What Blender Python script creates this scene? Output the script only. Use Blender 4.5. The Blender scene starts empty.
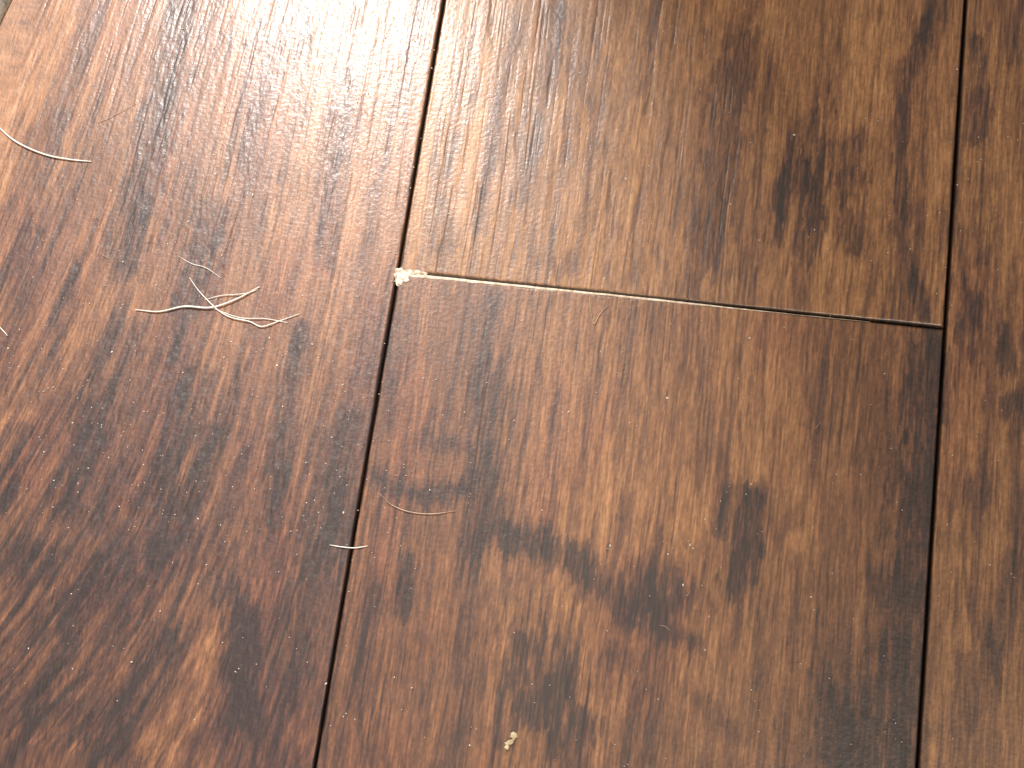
import bpy, math, random
import numpy as np
from mathutils import Matrix, Vector

random.seed(4); rng=np.random.default_rng(7)
sc=bpy.context.scene
sc.view_settings.view_transform='Standard'
sc.view_settings.look='None'

# ---------------------------------------------------------------- camera solved from the plank seams
FPX=1200.0
Xc=np.array([9000,-1022,1200.]);Xc/=np.linalg.norm(Xc)
Yc=np.array([765,5328,-1200.]);Yc-=Xc*Yc.dot(Xc);Yc/=np.linalg.norm(Yc)
Zc=np.cross(Xc,Yc)
R=np.stack([Xc,Yc,Zc])            # world <- camera
def ray(u,v):
    d=np.array([u-512.,384.-v,-FPX]); d/=np.linalg.norm(d); return R@d
def hit(u,v,h=1.0):
    d=ray(u,v); t=-h/d[2]; return d[:2]*t
a=hit(398,272);b=hit(945,328)
W=0.127
H=W/(b[0]-a[0])
o=hit(398,272,H)
CAM=np.array([-o[0],-o[1],H])
def F(u,v):                        # floor position in mm, origin = plank corner
    p=hit(u,v,H)+CAM[:2]; return p*1000
MMPX=(F(513,384)-F(512,384))[0]
cd=bpy.data.cameras.new('camera');cam=bpy.data.objects.new('camera',cd);sc.collection.objects.link(cam)
cd.lens=FPX*36/1024;cd.sensor_width=36;cd.clip_start=0.01
M=Matrix([list(R[0])+[CAM[0]],list(R[1])+[CAM[1]],list(R[2])+[CAM[2]],[0,0,0,1]])
cam.matrix_world=M;sc.camera=cam
print('H',H,'mm/px',MMPX,'corners',F(0,0),F(1024,0),F(0,768),F(1024,768))

# ---------------------------------------------------------------- noise
TAB=rng.random((256,256)).astype(np.float32)
def vn(x,y,s=0):
    x=np.asarray(x,dtype=np.float64)+s*17.37+1000;y=np.asarray(y,dtype=np.float64)+s*31.91+1000
    xi=np.floor(x).astype(np.int64);yi=np.floor(y).astype(np.int64)
    fx=x-xi;fy=y-yi;fx=fx*fx*(3-2*fx);fy=fy*fy*(3-2*fy)
    a=TAB[xi&255,yi&255];b=TAB[(xi+1)&255,yi&255];c=TAB[xi&255,(yi+1)&255];d=TAB[(xi+1)&255,(yi+1)&255]
    return (a*(1-fx)+b*fx)*(1-fy)+(c*(1-fx)+d*fx)*fy-0.5     # -.5...5
def fbm(x,y,s=0,o=3):
    r=0;am=1;n=0
    for i in range(o):
        r=r+am*vn(x*2**i,y*2**i,s+i*5);n+=am;am*=.5
    return r/n*1.6
def sst(a,b,x):
    t=np.clip((x-a)/(b-a),0,1);return t*t*(3-2*t)
def crisp(v,w=.25): return sst(-w,w,v)-.5

# marks in the wood: ('e',cx,cy,halfw,halfh,tilt,strength) in survey px ; ('s',pts,width,strength)
L=[('s',[(185,0),(175,70),(150,150),(125,260)],20,.55),
   ('s',[(60,120),(30,230),(10,300)],12,.4),
   ('s',[(215,215),(200,280),(175,350)],14,.5),
   ('s',[(120,330),(100,400),(70,500)],18,.45),
   ('s',[(300,330),(285,420),(270,520)],9,.55),
   ('s',[(285,20),(262,90),(245,160)],10,.35),
   ('s',[(350,80),(335,180),(330,260)],11,.35),
   ('s',[(235,590),(245,640),(240,720)],13,.7),
   ('s',[(190,380),(175,450),(150,500)],16,.5),
   ('e',90,590,50,14,-50,.5),('e',30,560,20,22,30,.45),
   ('s',[(70,640),(40,700),(10,760)],9,.5),('s',[(170,640),(120,700),(90,768)],9,.5),
   ('s',[(150,560),(180,500),(215,430)],9,.5),
   ('e',110,745,34,16,30,.5),('s',[(20,430),(5,500)],9,.6),('s',[(70,270),(60,330),(40,400)],9,.4),
   ('s',[(345,420),(330,520),(310,620),(290,700)],12,.3)]
CT=[('s',[(742,40),(728,120),(715,220),(705,260)],16,.6),('s',[(745,0),(735,60)],10,.35),
   ('e',808,185,17,52,0,.95),('e',785,192,14,30,12,.95),('s',[(858,140),(850,190),(852,240)],12,.75),
   ('e',803,236,8,24,0,.6),
   ('s',[(935,0),(912,60),(900,130),(905,250),(925,318)],7,.65),('s',[(945,0),(925,40),(905,80)],10,.4),
   ('s',[(655,0),(648,60),(640,90)],7,.35),('s',[(700,200),(690,290)],8,.3),
   ('s',[(520,20),(500,110),(480,230)],7,.4),('s',[(565,10),(550,80),(520,200)],7,.4),
   ('s',[(470,30),(450,130),(435,250)],9,.3),('s',[(610,60),(590,170),(575,270)],5,.3),('s',[(770,60),(765,130)],6,.4),
   ('s',[(560,0),(570,70),(610,120)],9,.2)]
CB=[('s',[(490,300),(480,400),(488,500),(475,545)],14,.45),
   ('s',[(378,478),(400,490),(430,497),(460,488)],9,.6),('s',[(430,440),(470,450),(490,470)],9,.3),
   ('s',[(505,535),(545,545),(580,560),(592,580)],14,.75),('s',[(592,570),(605,600),(625,620),(690,635)],7,.5),
   ('e',650,600,32,28,0,.8),('s',[(610,590),(650,620),(690,640)],9,.65),
   ('s',[(755,500),(745,555),(738,585)],11,.85),('s',[(728,490),(722,530)],7,.5),('s',[(620,520),(612,580)],4,.25),
   ('e',545,700,26,50,-12,.85),('e',570,745,18,32,-8,.6),('s',[(520,640),(530,690)],8,.5),('e',615,655,12,12,0,.4),
   ('e',860,735,34,42,14,.75),('s',[(822,690),(835,768)],7,.45),
   ('s',[(932,340),(925,420),(912,520),(905,640),(900,768)],18,.72),
   ('s',[(408,560),(402,610)],8,.65),('s',[(375,590),(360,700)],10,.35),('s',[(480,580),(470,700),(450,768)],10,.3),
   ('s',[(690,690),(740,740)],8,.3),('s',[(400,320),(385,420)],11,.25),('e',665,745,60,16,80,.2),
   ('s',[(640,690),(620,768)],9,.25),('s',[(800,560),(790,640)],5,.3),
   ('e',672,520,40,30,0,-.16),('s',[(770,330),(750,480)],14,-.10),('s',[(600,700),(600,768)],12,-.15)]
RT=[('s',[(975,40),(980,80),(985,110),(975,140)],6,.6),('s',[(1000,0),(1010,60)],7,.35),
   ('e',970,320,12,40,0,.75),('e',1005,345,12,26,0,.65),('s',[(950,360),(945,420)],6,.5),('e',1010,405,14,16,0,.6),
   ('e',978,495,16,22,0,.45),('s',[(1010,560),(1000,650)],8,.4),('e',990,640,24,8,80,.4),('s',[(965,660),(960,768)],8,.35),
   ('s',[(990,180),(985,260)],7,.3)]

def marks(X,Y,ml,seed):
    out=np.zeros_like(X)
    n=fbm(X/1.2,Y/6,seed+40,4); n2=crisp(vn(X/.45,Y/3.5,seed+44))
    for m in ml:
        if m[0]=='e':
            _,cx,cy,hw,hh,ti,st=m
            c=F(cx,cy);hw=hw*MMPX;hh=hh*MMPX;t=math.radians(ti)
            dx=X-c[0];dy=Y-c[1]
            ex=(dx*math.cos(t)-dy*math.sin(t))/hw;ey=(dx*math.sin(t)+dy*math.cos(t))/hh
            d=np.sqrt(ex*ex+ey*ey)
        else:
            _,pts,w,st=m
            P=[F(*p) for p in pts];w=w*MMPX
            d=np.full_like(X,1e9)
            for p,q in zip(P[:-1],P[1:]):
                v=q-p;L2=v@v
                t=np.clip(((X-p[0])*v[0]+(Y-p[1])*v[1])/L2,0,1)
                d=np.minimum(d,np.hypot(X-p[0]-t*v[0],Y-p[1]-t*v[1]))
            d=d/w
        mk=.4*sst(2.2,.1,d+n*.9)+.6*sst(1.25,.8,d+n*1.9+n2*.9)
        s=st*mk*(.95+.5*n2)
        out=np.where(np.abs(s)>np.abs(out),s,out)
    return out

RAMP_T=[0,.25,.5,.75,1.]
RAMP=np.array([[.038,.026,.022],[.090,.045,.030],[.188,.088,.042],[.34,.168,.070],[.50,.28,.13]])
def wood(X,Y,kind,seed):
    if kind=='L':
        w=sst(20,-110,X); u=X-w*(13+.12*Y-.0015*(20-np.minimum(Y,20))**2)*1.1
    else:
        u=X.copy()
    u=u+1.6*fbm(X/18,Y/60,seed,2)+.3*fbm(X/4,Y/14,seed+3,2)
    broad=fbm(u/13,Y/80,seed+1,2)
    med=fbm(u/2.6,Y/30,seed+2,3)
    fine=crisp(vn(u/.8,Y/24,seed+6))
    fin2=crisp(vn(u/.45,Y/6,seed+7))
    strand=sst(.18,.34,vn(u/.5,Y/7,seed+11))*sst(-.25,.25,fbm(u/5,Y/20,seed+12,2))
    lines=0
    for q,(sx,sy,wd) in enumerate(((2.2,60,.07),(1.4,40,.09),(3.6,90,.04))):
        lines=lines+(1-sst(.4*wd,wd,np.abs(vn(u/sx,Y/sy,seed+60+q))))*sst(-.2,.25,vn(u/2.5,Y/14,seed+70+q))
    lines=np.minimum(lines,1.2)
    speck=vn(X/.4,Y/.7,seed+8)
    mk=marks(X,Y,{'L':L,'CT':CT,'CB':CB,'R':RT}.get(kind,[]),seed)
    if kind=='L':
        t=.58+.18*broad+.24*med+.10*fine+.10*fin2-.16*strand-.17*lines
        rust=sst(-.2,.6,fbm(u/9,Y/26,seed+9,2))*.5
        low=sst(5,-80,Y)
        t=t-.22*low+low*(.30*fbm(u/.9,Y/6,seed+10,3)+.10*crisp(vn(u/.7,Y/5,seed+14)))+.05*sst(-20,60,Y)  # lamp falloff painted in as a darker near end; streaks are grain
    else:
        t=.63+.15*broad+.14*med+.10*fine+.10*fin2-.17*strand-.19*lines
        rust=sst(.0,.5,fbm(u/11,Y/40,seed+9,2))*.4
    if kind=='CB':
        t=t-.06-.07*sst(-30,-110,Y)
        rust=np.clip(.12+rust+.4*sst(45,5,X),0,1)
        t=t-.08*sst(45,5,X)
    if kind=='CT': t=t+.06;rust=rust*.3
    t=t-mk*(.60)+.16*speck
    t=np.clip(t,0,1)
    C=np.stack([np.interp(t,RAMP_T,RAMP[:,k]) for k in range(3)],-1)
    C=C*(1-rust[...,None]*np.array([.04,.18,.06]))
    if kind=='L': C=C*np.array([1.,.96,1.10])
    # relief: scraped undulation, open pores, pebbled dark grain
    dark=np.clip((.55-t)*2.2,0,1)
    z=.16*fbm(X/14,Y/34,seed+20,2)
    rough={'L':.075,'CT':.024,'CB':.034}.get(kind,.03)
    z+=rough*fbm(u/.9,Y/2.2,seed+21,2)*(.35+dark)
    z+={'L':.065,'CT':.065}.get(kind,.035)*fbm(u/1.8,Y/20,seed+22,2)
    pore=sst(.28,.42,vn(u/.6,Y/16,seed+23))*sst(-.3,.2,vn(u/8,Y/40,seed+24))
    z-=.06*pore*(1.5 if kind=='CT' else .9)
    z-=.025*np.minimum(lines,1)
    C=C*(1-.3*pore[...,None])
    return C,z

def mesh_from_grid(name,xs,ys,kind,seed,mat,bev=.5):
    X,Y=np.meshgrid(xs,ys)
    C,z=wood(X,Y,kind,seed)
    dx=np.minimum(X-xs[0],xs[-1]-X);dy=np.minimum(Y-ys[0],ys[-1]-Y);d=np.minimum(dx,dy)
    wob=.25*vn(X/6,Y/6,seed+50)+.2*vn(X/1.2,Y/1.2,seed+51)
    e=np.clip(1-d/(bev+wob),0,1)
    z=z-.45*e**1.6
    C=C*(1-.85*sst(0.0,.5,e))[...,None]
    ny,nx=X.shape
    V=np.stack([X,Y,z],-1)
    big=np.zeros((ny+2,nx+2,3));bc=np.zeros((ny+2,nx+2,3))
    big[1:-1,1:-1]=V;bc[1:-1,1:-1]=C
    for arr in (big,bc):
        arr[0]=arr[1];arr[-1]=arr[-2];arr[:,0]=arr[:,1];arr[:,-1]=arr[:,-2]
    for s in (np.s_[0,:],np.s_[-1,:],np.s_[:,0],np.s_[:,-1]):
        big[s][...,2]=-11.; bc[s]=.012
    ny+=2;nx+=2
    co=(big.reshape(-1,3)/1000).astype(np.float32)
    idx=np.arange(ny*nx).reshape(ny,nx)
    f=np.stack([idx[:-1,:-1],idx[:-1,1:],idx[1:,1:],idx[1:,:-1]],-1).reshape(-1,4)
    me=bpy.data.meshes.new(name)
    me.vertices.add(len(co));me.vertices.foreach_set('co',co.ravel())
    me.loops.add(f.size);me.loops.foreach_set('vertex_index',f.ravel().astype(np.int32))
    me.polygons.add(len(f));me.polygons.foreach_set('loop_start',np.arange(0,f.size,4,dtype=np.int32))
    try: me.polygons.foreach_set('loop_total',np.full(len(f),4,dtype=np.int32))
    except Exception: pass
    me.update(calc_edges=True)
    at=me.color_attributes.new('wood','FLOAT_COLOR','POINT')
    rgba=np.ones((len(co),4),np.float32);rgba[:,:3]=bc.reshape(-1,3)
    at.data.foreach_set('color',rgba.ravel())
    me.polygons.foreach_set('use_smooth',np.ones(len(f),dtype=bool))
    me.materials.append(mat)
    ob=bpy.data.objects.new(name,me);sc.collection.objects.link(ob)
    return ob

# ---------------------------------------------------------------- materials
def newmat(n):
    m=bpy.data.materials.new(n);m.use_nodes=True
    return m,m.node_tree,m.node_tree.nodes['Principled BSDF']
wm,nt,bs=newmat('stained_hickory')
at=nt.nodes.new('ShaderNodeAttribute');at.attribute_name='wood'
tc=nt.nodes.new('ShaderNodeTexCoord')
mp=nt.nodes.new('ShaderNodeMapping');mp.inputs['Scale'].default_value=(2200,200,400)
nt.links.new(tc.outputs['Object'],mp.inputs['Vector'])
n1=nt.nodes.new('ShaderNodeTexNoise');n1.inputs['Scale'].default_value=1;n1.inputs['Detail'].default_value=3
nt.links.new(mp.outputs['Vector'],n1.inputs['Vector'])
mr=nt.nodes.new('ShaderNodeMapRange');mr.inputs['From Min'].default_value=.3;mr.inputs['From Max'].default_value=.7
mr.inputs['To Min'].default_value=.66;mr.inputs['To Max'].default_value=1.34
nt.links.new(n1.outputs['Fac'],mr.inputs['Value'])
vm=nt.nodes.new('ShaderNodeVectorMath');vm.operation='SCALE'
nt.links.new(at.outputs['Color'],vm.inputs[0]);nt.links.new(mr.outputs['Result'],vm.inputs['Scale'])
nt.links.new(vm.outputs['Vector'],bs.inputs['Base Color'])
n2=nt.nodes.new('ShaderNodeTexNoise');n2.inputs['Scale'].default_value=1100;n2.inputs['Detail'].default_value=2
nt.links.new(tc.outputs['Object'],n2.inputs['Vector'])
bp=nt.nodes.new('ShaderNodeBump');bp.inputs['Strength'].default_value=.65;bp.inputs['Distance'].default_value=.0001
nt.links.new(n2.outputs['Fac'],bp.inputs['Height']);nt.links.new(bp.outputs['Normal'],bs.inputs['Normal'])
n3=nt.nodes.new('ShaderNodeTexNoise');n3.inputs['Scale'].default_value=90
nt.links.new(tc.outputs['Object'],n3.inputs['Vector'])
m3=nt.nodes.new('ShaderNodeMapRange');m3.inputs['To Min'].default_value=.42;m3.inputs['To Max'].default_value=.56
nt.links.new(n3.outputs['Fac'],m3.inputs['Value']);nt.links.new(m3.outputs['Result'],bs.inputs['Roughness'])
bs.inputs['Specular IOR Level'].default_value=.65
bs.inputs['Coat Weight'].default_value=.42;bs.inputs['Coat Roughness'].default_value=.26
nt.links.new(bp.outputs['Normal'],bs.inputs['Coat Normal'])

um,unt,ubs=newmat('dark_underlay')
un=unt.nodes.new('ShaderNodeTexNoise');un.inputs['Scale'].default_value=60
ur=unt.nodes.new('ShaderNodeValToRGB');ur.color_ramp.elements[0].color=(.012,.009,.007,1);ur.color_ramp.elements[1].color=(.03,.022,.016,1)
unt.links.new(un.outputs['Fac'],ur.inputs['Fac']);unt.links.new(ur.outputs['Color'],ubs.inputs['Base Color']);ubs.inputs['Roughness'].default_value=.9
def noisy(n,c1,c2,sc_,rough,sss=0):
    m,t,b=newmat(n)
    tc=t.nodes.new('ShaderNodeTexCoord')
    a=t.nodes.new('ShaderNodeTexNoise');a.inputs['Scale'].default_value=sc_;a.inputs['Detail'].default_value=3
    t.links.new(tc.outputs['Object'],a.inputs['Vector'])
    r=t.nodes.new('ShaderNodeValToRGB');r.color_ramp.elements[0].position=.35;r.color_ramp.elements[1].position=.65
    r.color_ramp.elements[0].color=c1+(1,);r.color_ramp.elements[1].color=c2+(1,)
    t.links.new(a.outputs['Fac'],r.inputs['Fac']);t.links.new(r.outputs['Color'],b.inputs['Base Color']);b.inputs['Roughness'].default_value=rough
    return m
core=noisy('raw_wood_core',(.58,.44,.31),(.93,.85,.72),700,.6)
chipm=noisy('splintered_wood_core',(.42,.29,.19),(.94,.86,.74),1100,.8)
hairm=noisy('white_pet_hair',(.85,.80,.72),(.97,.95,.9),400,.35)
hairf=noisy('tan_pet_hair',(.35,.24,.16),(.6,.45,.33),400,.4)
dustm=noisy('dust',(.5,.42,.34),(.85,.78,.7),600,.7)
crumbm=noisy('crumb',(.35,.27,.15),(.65,.55,.38),900,.7)
rugm=noisy('rug_weave',(.25,.24,.21),(.5,.48,.43),700,.95)

# ---------------------------------------------------------------- floor
me=bpy.data.meshes.new('floor')
s=1.4
me.from_pydata([(-s,-s,-.0115),(s,-s,-.0115),(s,s,-.0115),(-s,s,-.0115),(-s,-s,-.03),(s,-s,-.03),(s,s,-.03),(-s,s,-.03)],[],[(0,1,2,3),(7,6,5,4),(0,4,5,1),(1,5,6,2),(2,6,7,3),(3,7,4,0)])
me.materials.append(um);floor=bpy.data.objects.new('floor',me);sc.collection.objects.link(floor)
def axis(a,b,fa,fb,fine,coarse):
    pts=[a+.0,a+.2,a+.4,a+.6,a+.9]
    x=a+1.2
    while x<b-1.2:
        pts.append(x); x+=fine if fa<=x<=fb else coarse
    pts+= [b-1.2,b-.9,b-.6,b-.4,b-.2,b]
    return np.array(sorted(set(np.round(pts,4))))
WM=127.;G=.22
def plank(name,x0,x1,y0,y1,kind,seed,fx=None):
    fx=fx or (x0,x1)
    if kind in('L','CT','CB','R'):
        xs=axis(x0+G,x1-G,fx[0],fx[1],.18,3.);ys=axis(y0+G,y1-G,-122,78,.32,3.)
    else:
        xs=axis(x0+G,x1-G,1e9,-1e9,3.,3.);ys=axis(y0+G,y1-G,1e9,-1e9,6.,6.)
    ob=mesh_from_grid(name,xs,ys,kind,seed,wm);ob.parent=floor;return ob
plank('plank_left',-WM,0,-520,700,'L',1,(-108,0))
plank('plank_upper',0,WM,0,900,'CT',2)
plank('plank_lower',0,WM,-950,0,'CB',3)
plank('plank_right',WM,2*WM,-330,880,'R',4,(WM,WM+34))
k=10
for i in range(-8,9):
    x0=i*WM
    if i==-1: seg=[(-1350,-520),(700,1350)]
    elif i==0: seg=[(-1350,-950),(900,1350)]
    elif i==1: seg=[(-1350,-330),(880,1350)]
    else:
        c=random.uniform(-900,-100);seg=[(-1350,c),(c,c+1150),(c+1150,1350)]
    for s0,s1 in seg:
        if s1-s0<20: continue
        plank('plank_%d'%k,x0,x0+WM,s0,s1,'X',k);k+=1

# exposed pale core along the end joint (chipped veneer edge)
def add_mesh(name,V,Fc,mat,smooth=True,parent=None):
    me=bpy.data.meshes.new(name);me.from_pydata([tuple(v) for v in V],[],Fc);me.materials.append(mat)
    for p in me.polygons:p.use_smooth=smooth
    ob=bpy.data.objects.new(name,me);sc.collection.objects.link(ob)
    if parent: ob.parent=parent
    return ob
V=[];Fc=[];n=520
for i in range(n):
    t=i/(n-1);x=.6+t*110;tt=min(1,x/92)
    w=(.72*(1-tt)**.7+.10)*(1+.25*float(vn(x/2.3,0,3))+.5*float(vn(x/9,0,4)))
    if t>.9: w*=(1-t)/.1
    top=-.08-.25*float(sst(60,90,x))+.08*float(vn(x/4,5,9)); zt=.12+.05*float(vn(x/3,2,6))-.20*float(sst(65,95,x))
    y0=top;y1=top-w
    for (y,z) in ((y0+.03,-.8),(y0,zt-.08),((y0+y1)/2,zt+.02),(y1,zt-.1),(y1-.02,-.8)):
        V.append((x/1000,y/1000,z/1000))
for i in range(n-1):
    for j in range(4):
        a=i*5+j;Fc.append((a,a+1,a+6,a+5))
add_mesh('exposed_core_edge',V,Fc,core,True,floor)
# chip of raw wood at the corner
def lump(cx,cy,cz,rx,ry,rz,seed,nu=28,nv=18,amp=.35,rot=0):
    V=[];Fc=[]
    for j in range(nv+1):
        th=math.pi*j/nv
        for i in range(nu):
            ph=2*math.pi*i/nu
            x=math.sin(th)*math.cos(ph);y=math.sin(th)*math.sin(ph);z=math.cos(th)
            r=1+amp*float(vn(x*2.2+z*1.3,y*2.2-z,seed))+amp*.6*float(vn(x*5+z*2,y*5+3*z,seed+3))
            X=x*rx*r;Y=y*ry*r
            V.append(((cx+X*math.cos(rot)-Y*math.sin(rot))/1000,(cy+X*math.sin(rot)+Y*math.cos(rot))/1000,(cz+z*rz*r)/1000))
    for j in range(nv):
        for i in range(nu):
            Fc.append((j*nu+i,j*nu+(i+1)%nu,(j+1)*nu+(i+1)%nu,(j+1)*nu+i))
    return V,Fc
V=[];Fc=[]
for (u,v,rx,ry,sd) in ((403,277,2.1,1.4,1),(408,273,1.9,1.0,2),(399,282,1.0,1.0,3),(399,271,1.0,.8,5),(418,273,2.1,.6,8)):
    c=F(u,v);v_,f_=lump(c[0],c[1],-.1,rx,ry,.42,sd,nu=44,nv=26,amp=.6);o_=len(V);V+=v_;Fc+=[tuple(i+o_ for i in q) for q in f_]
add_mesh('chipped_corner',V,Fc,chipm,True,floor)

# ---------------------------------------------------------------- hairs
def hair(name,strands,mat):
    V=[];Fc=[];ns=6
    for pts,rad,lift in strands:
        P=[F(*p) for p in pts]
        P=[2*P[0]-P[1]]+P+[2*P[-1]-P[-2]]
        path=[]
        for i in range(1,len(P)-2):
            for k_ in range(10):
                t=k_/10;p0,p1,p2,p3=P[i-1:i+3]
                path.append(.5*((2*p1)+(-p0+p2)*t+(2*p0-5*p1+4*p2-p3)*t*t+(-p0+3*p1-3*p2+p3)*t**3))
        path.append(P[-2]);m=len(path);b0=len(V)
        for i,p in enumerate(path):
            t=i/(m-1);d=path[min(i+1,m-1)]-path[max(i-1,0)];d=d/np.linalg.norm(d);nrm=np.array([-d[1],d[0]])
            r=rad*(.35+.65*math.sin(math.pi*min(max(t,.02),.98))**.5)
            z=.12+rad+lift*math.sin(math.pi*t)
            for k_ in range(ns):
                a=2*math.pi*k_/ns
                q=p+nrm*r*math.cos(a);V.append((q[0]/1000,q[1]/1000,(z+r*math.sin(a))/1000))
        for i in range(m-1):
            for k_ in range(ns):
                a=b0+i*ns+k_;b=b0+i*ns+(k_+1)%ns;Fc.append((a,b,b+ns,a+ns))
    return add_mesh(name,V,Fc,mat)
hair('pet_hair',[([(-14,112),(0,128),(18,143),(45,155),(70,160),(92,162)],.22,.25)],hairm)
hair('pet_hair',[([(136,310),(160,312),(185,307),(212,308),(238,299),(260,287)],.21,.25),
                 ([(190,278),(200,292),(218,310),(232,318),(250,322),(262,327),(278,322),(300,314)],.15,.25),
                 ([(212,308),(240,318),(265,319),(288,323)],.11,.2),([(205,300),(222,296),(245,294),(258,290)],.10,.22)],hairm)
hair('pet_hair',[([(178,256),(192,264),(206,268),(221,278)],.08,.2)],hairm)
hair('pet_hair',[([(330,545),(342,547),(355,548),(368,546)],.13,.2)],hairm)
hair('pet_hair',[([(380,494),(392,505),(410,512),(432,514),(456,511)],.11,.15)],hairf)
hair('pet_hair',[([(589,297),(591,312),(594,324),(600,314),(608,306)],.10,.2)],hairf)
hair('pet_hair',[([(-6,322),(3,330),(8,336)],.13,.2)],hairm)
hair('pet_hair',[([(96,124),(112,117),(136,104)],.07,.2)],hairf)
hair('pet_hair',[([(100,254),(108,258),(113,263)],.07,.2)],hairf)
for (u,v,an,l) in ((770,262,1.5,7),(622,360,.8,5),(660,625,.3,6),(690,590,2,4),(275,120,1.2,5),(540,440,.4,5),(820,420,1.9,5)):
    hair('lint_fibre',[([(u,v),(u+l*math.cos(an),v+l*math.sin(an)),(u+2*l*math.cos(an+.2),v+2*l*math.sin(an+.2))],.05,.12)],hairf)

# crumb
V=[];Fc=[]
for (u,v,rx,ry,sd) in ((514,736,.75,.75,11),(510,742,1.0,.55,12),(507,747,.5,.5,13)):
    c=F(u,v);v_,f_=lump(c[0],c[1],.35,rx,ry,.4,sd,amp=.6,rot=.6);o_=len(V);V+=v_;Fc+=[tuple(i+o_ for i in q) for q in f_]
add_mesh('crumb',V,Fc,crumbm)
# dust
V=[];Fc=[]
for i in range(1100):
    if i<600: x=random.uniform(-95,10);y=random.uniform(-70,70)
    else: x=random.uniform(-95,150);y=random.uniform(-110,70)
    r=random.uniform(.07,.15) if random.random()<.94 else random.uniform(.15,.24)
    v_,f_=lump(x,y,.12,r*random.uniform(.8,1.8),r,r*.8,i,nu=7,nv=5,amp=.5,rot=random.uniform(0,3))
    o_=len(V);V+=v_;Fc+=[tuple(k_+o_ for k_ in q) for q in f_]
for (u,v,r) in ((610,546,.28),(683,585,.22),(690,545,.2),(622,352,.15),(430,490,.2),(705,650,.18)):
    c=F(u,v);v_,f_=lump(c[0],c[1],.15,r*.8,r*1.3,r*.7,u,nu=9,nv=6,amp=.5);o_=len(V);V+=v_;Fc+=[tuple(k_+o_ for k_ in q) for q in f_]
add_mesh('dust_specks',V,Fc,dustm)

# rug whose edge just enters the upper-left corner
p0=F(15,-6);p1=F(-8,40);d=(p1-p0)/np.linalg.norm(p1-p0);nr=np.array([d[1],-d[0]])
if nr[0]>0: nr=-nr
V=[];Fc=[]
nu,nv=260,60
for i in range(nu):
    s_=-200+400*i/(nu-1)
    for j in range(nv):
        q=j/(nv-1);w=q*q*160
        p=(p0+p1)/2+d*s_+nr*w
        z=3.2*min(1,(w/1.6))**.5+.5*math.sin(s_*4)*math.cos(w*3)*(1 if j>0 else 0)+(.1 if j else .05)
        V.append((p[0]/1000,p[1]/1000,max(z,.1)/1000))
for i in range(nu-1):
    for j in range(nv-1):
        a=i*nv+j;Fc.append((a,a+1,a+nv+1,a+nv))
add_mesh('rug',V,Fc,rugm)

# ---------------------------------------------------------------- light
tgt=hit(358,-30,H)+CAM[:2]
tv=np.array([tgt[0],tgt[1],0])-CAM;tv/=np.linalg.norm(tv);rf=tv*np.array([1,1,-1])
LP=np.array([tgt[0],tgt[1],0])+rf*1.0
cc=F(147,350)/1000
ld=bpy.data.lights.new('spot_lamp','SPOT');lo=bpy.data.objects.new('spot_lamp',ld);sc.collection.objects.link(lo)
ld.energy=62;ld.color=(1,.94,.88);ld.shadow_soft_size=.04
lo.location=LP
dirv=Vector((cc[0],cc[1],0))-Vector(LP);lo.rotation_euler=dirv.to_track_quat('-Z','Y').to_euler()
pe=F(628,130)/1000;v2=Vector((pe[0],pe[1],0))-Vector(LP)
half=dirv.angle(v2);ld.spot_size=2*half;ld.spot_blend=.10
print('lamp',LP,'half',math.degrees(half))
ad=bpy.data.lights.new('ceiling_light','AREA');ao=bpy.data.objects.new('ceiling_light',ad);sc.collection.objects.link(ao)
ad.shape='DISK';ad.size=.5;ad.energy=25;ad.color=(1,.87,.71);ao.location=(.6,-1.0,1.6)
ao.rotation_euler=(Vector((0,0,0))-ao.location).to_track_quat('-Z','Y').to_euler()
w=bpy.data.worlds.new('World');sc.world=w;w.use_nodes=True
w.node_tree.nodes['Background'].inputs[0].default_value=(.95,.85,.8,1);w.node_tree.nodes['Background'].inputs[1].default_value=.30
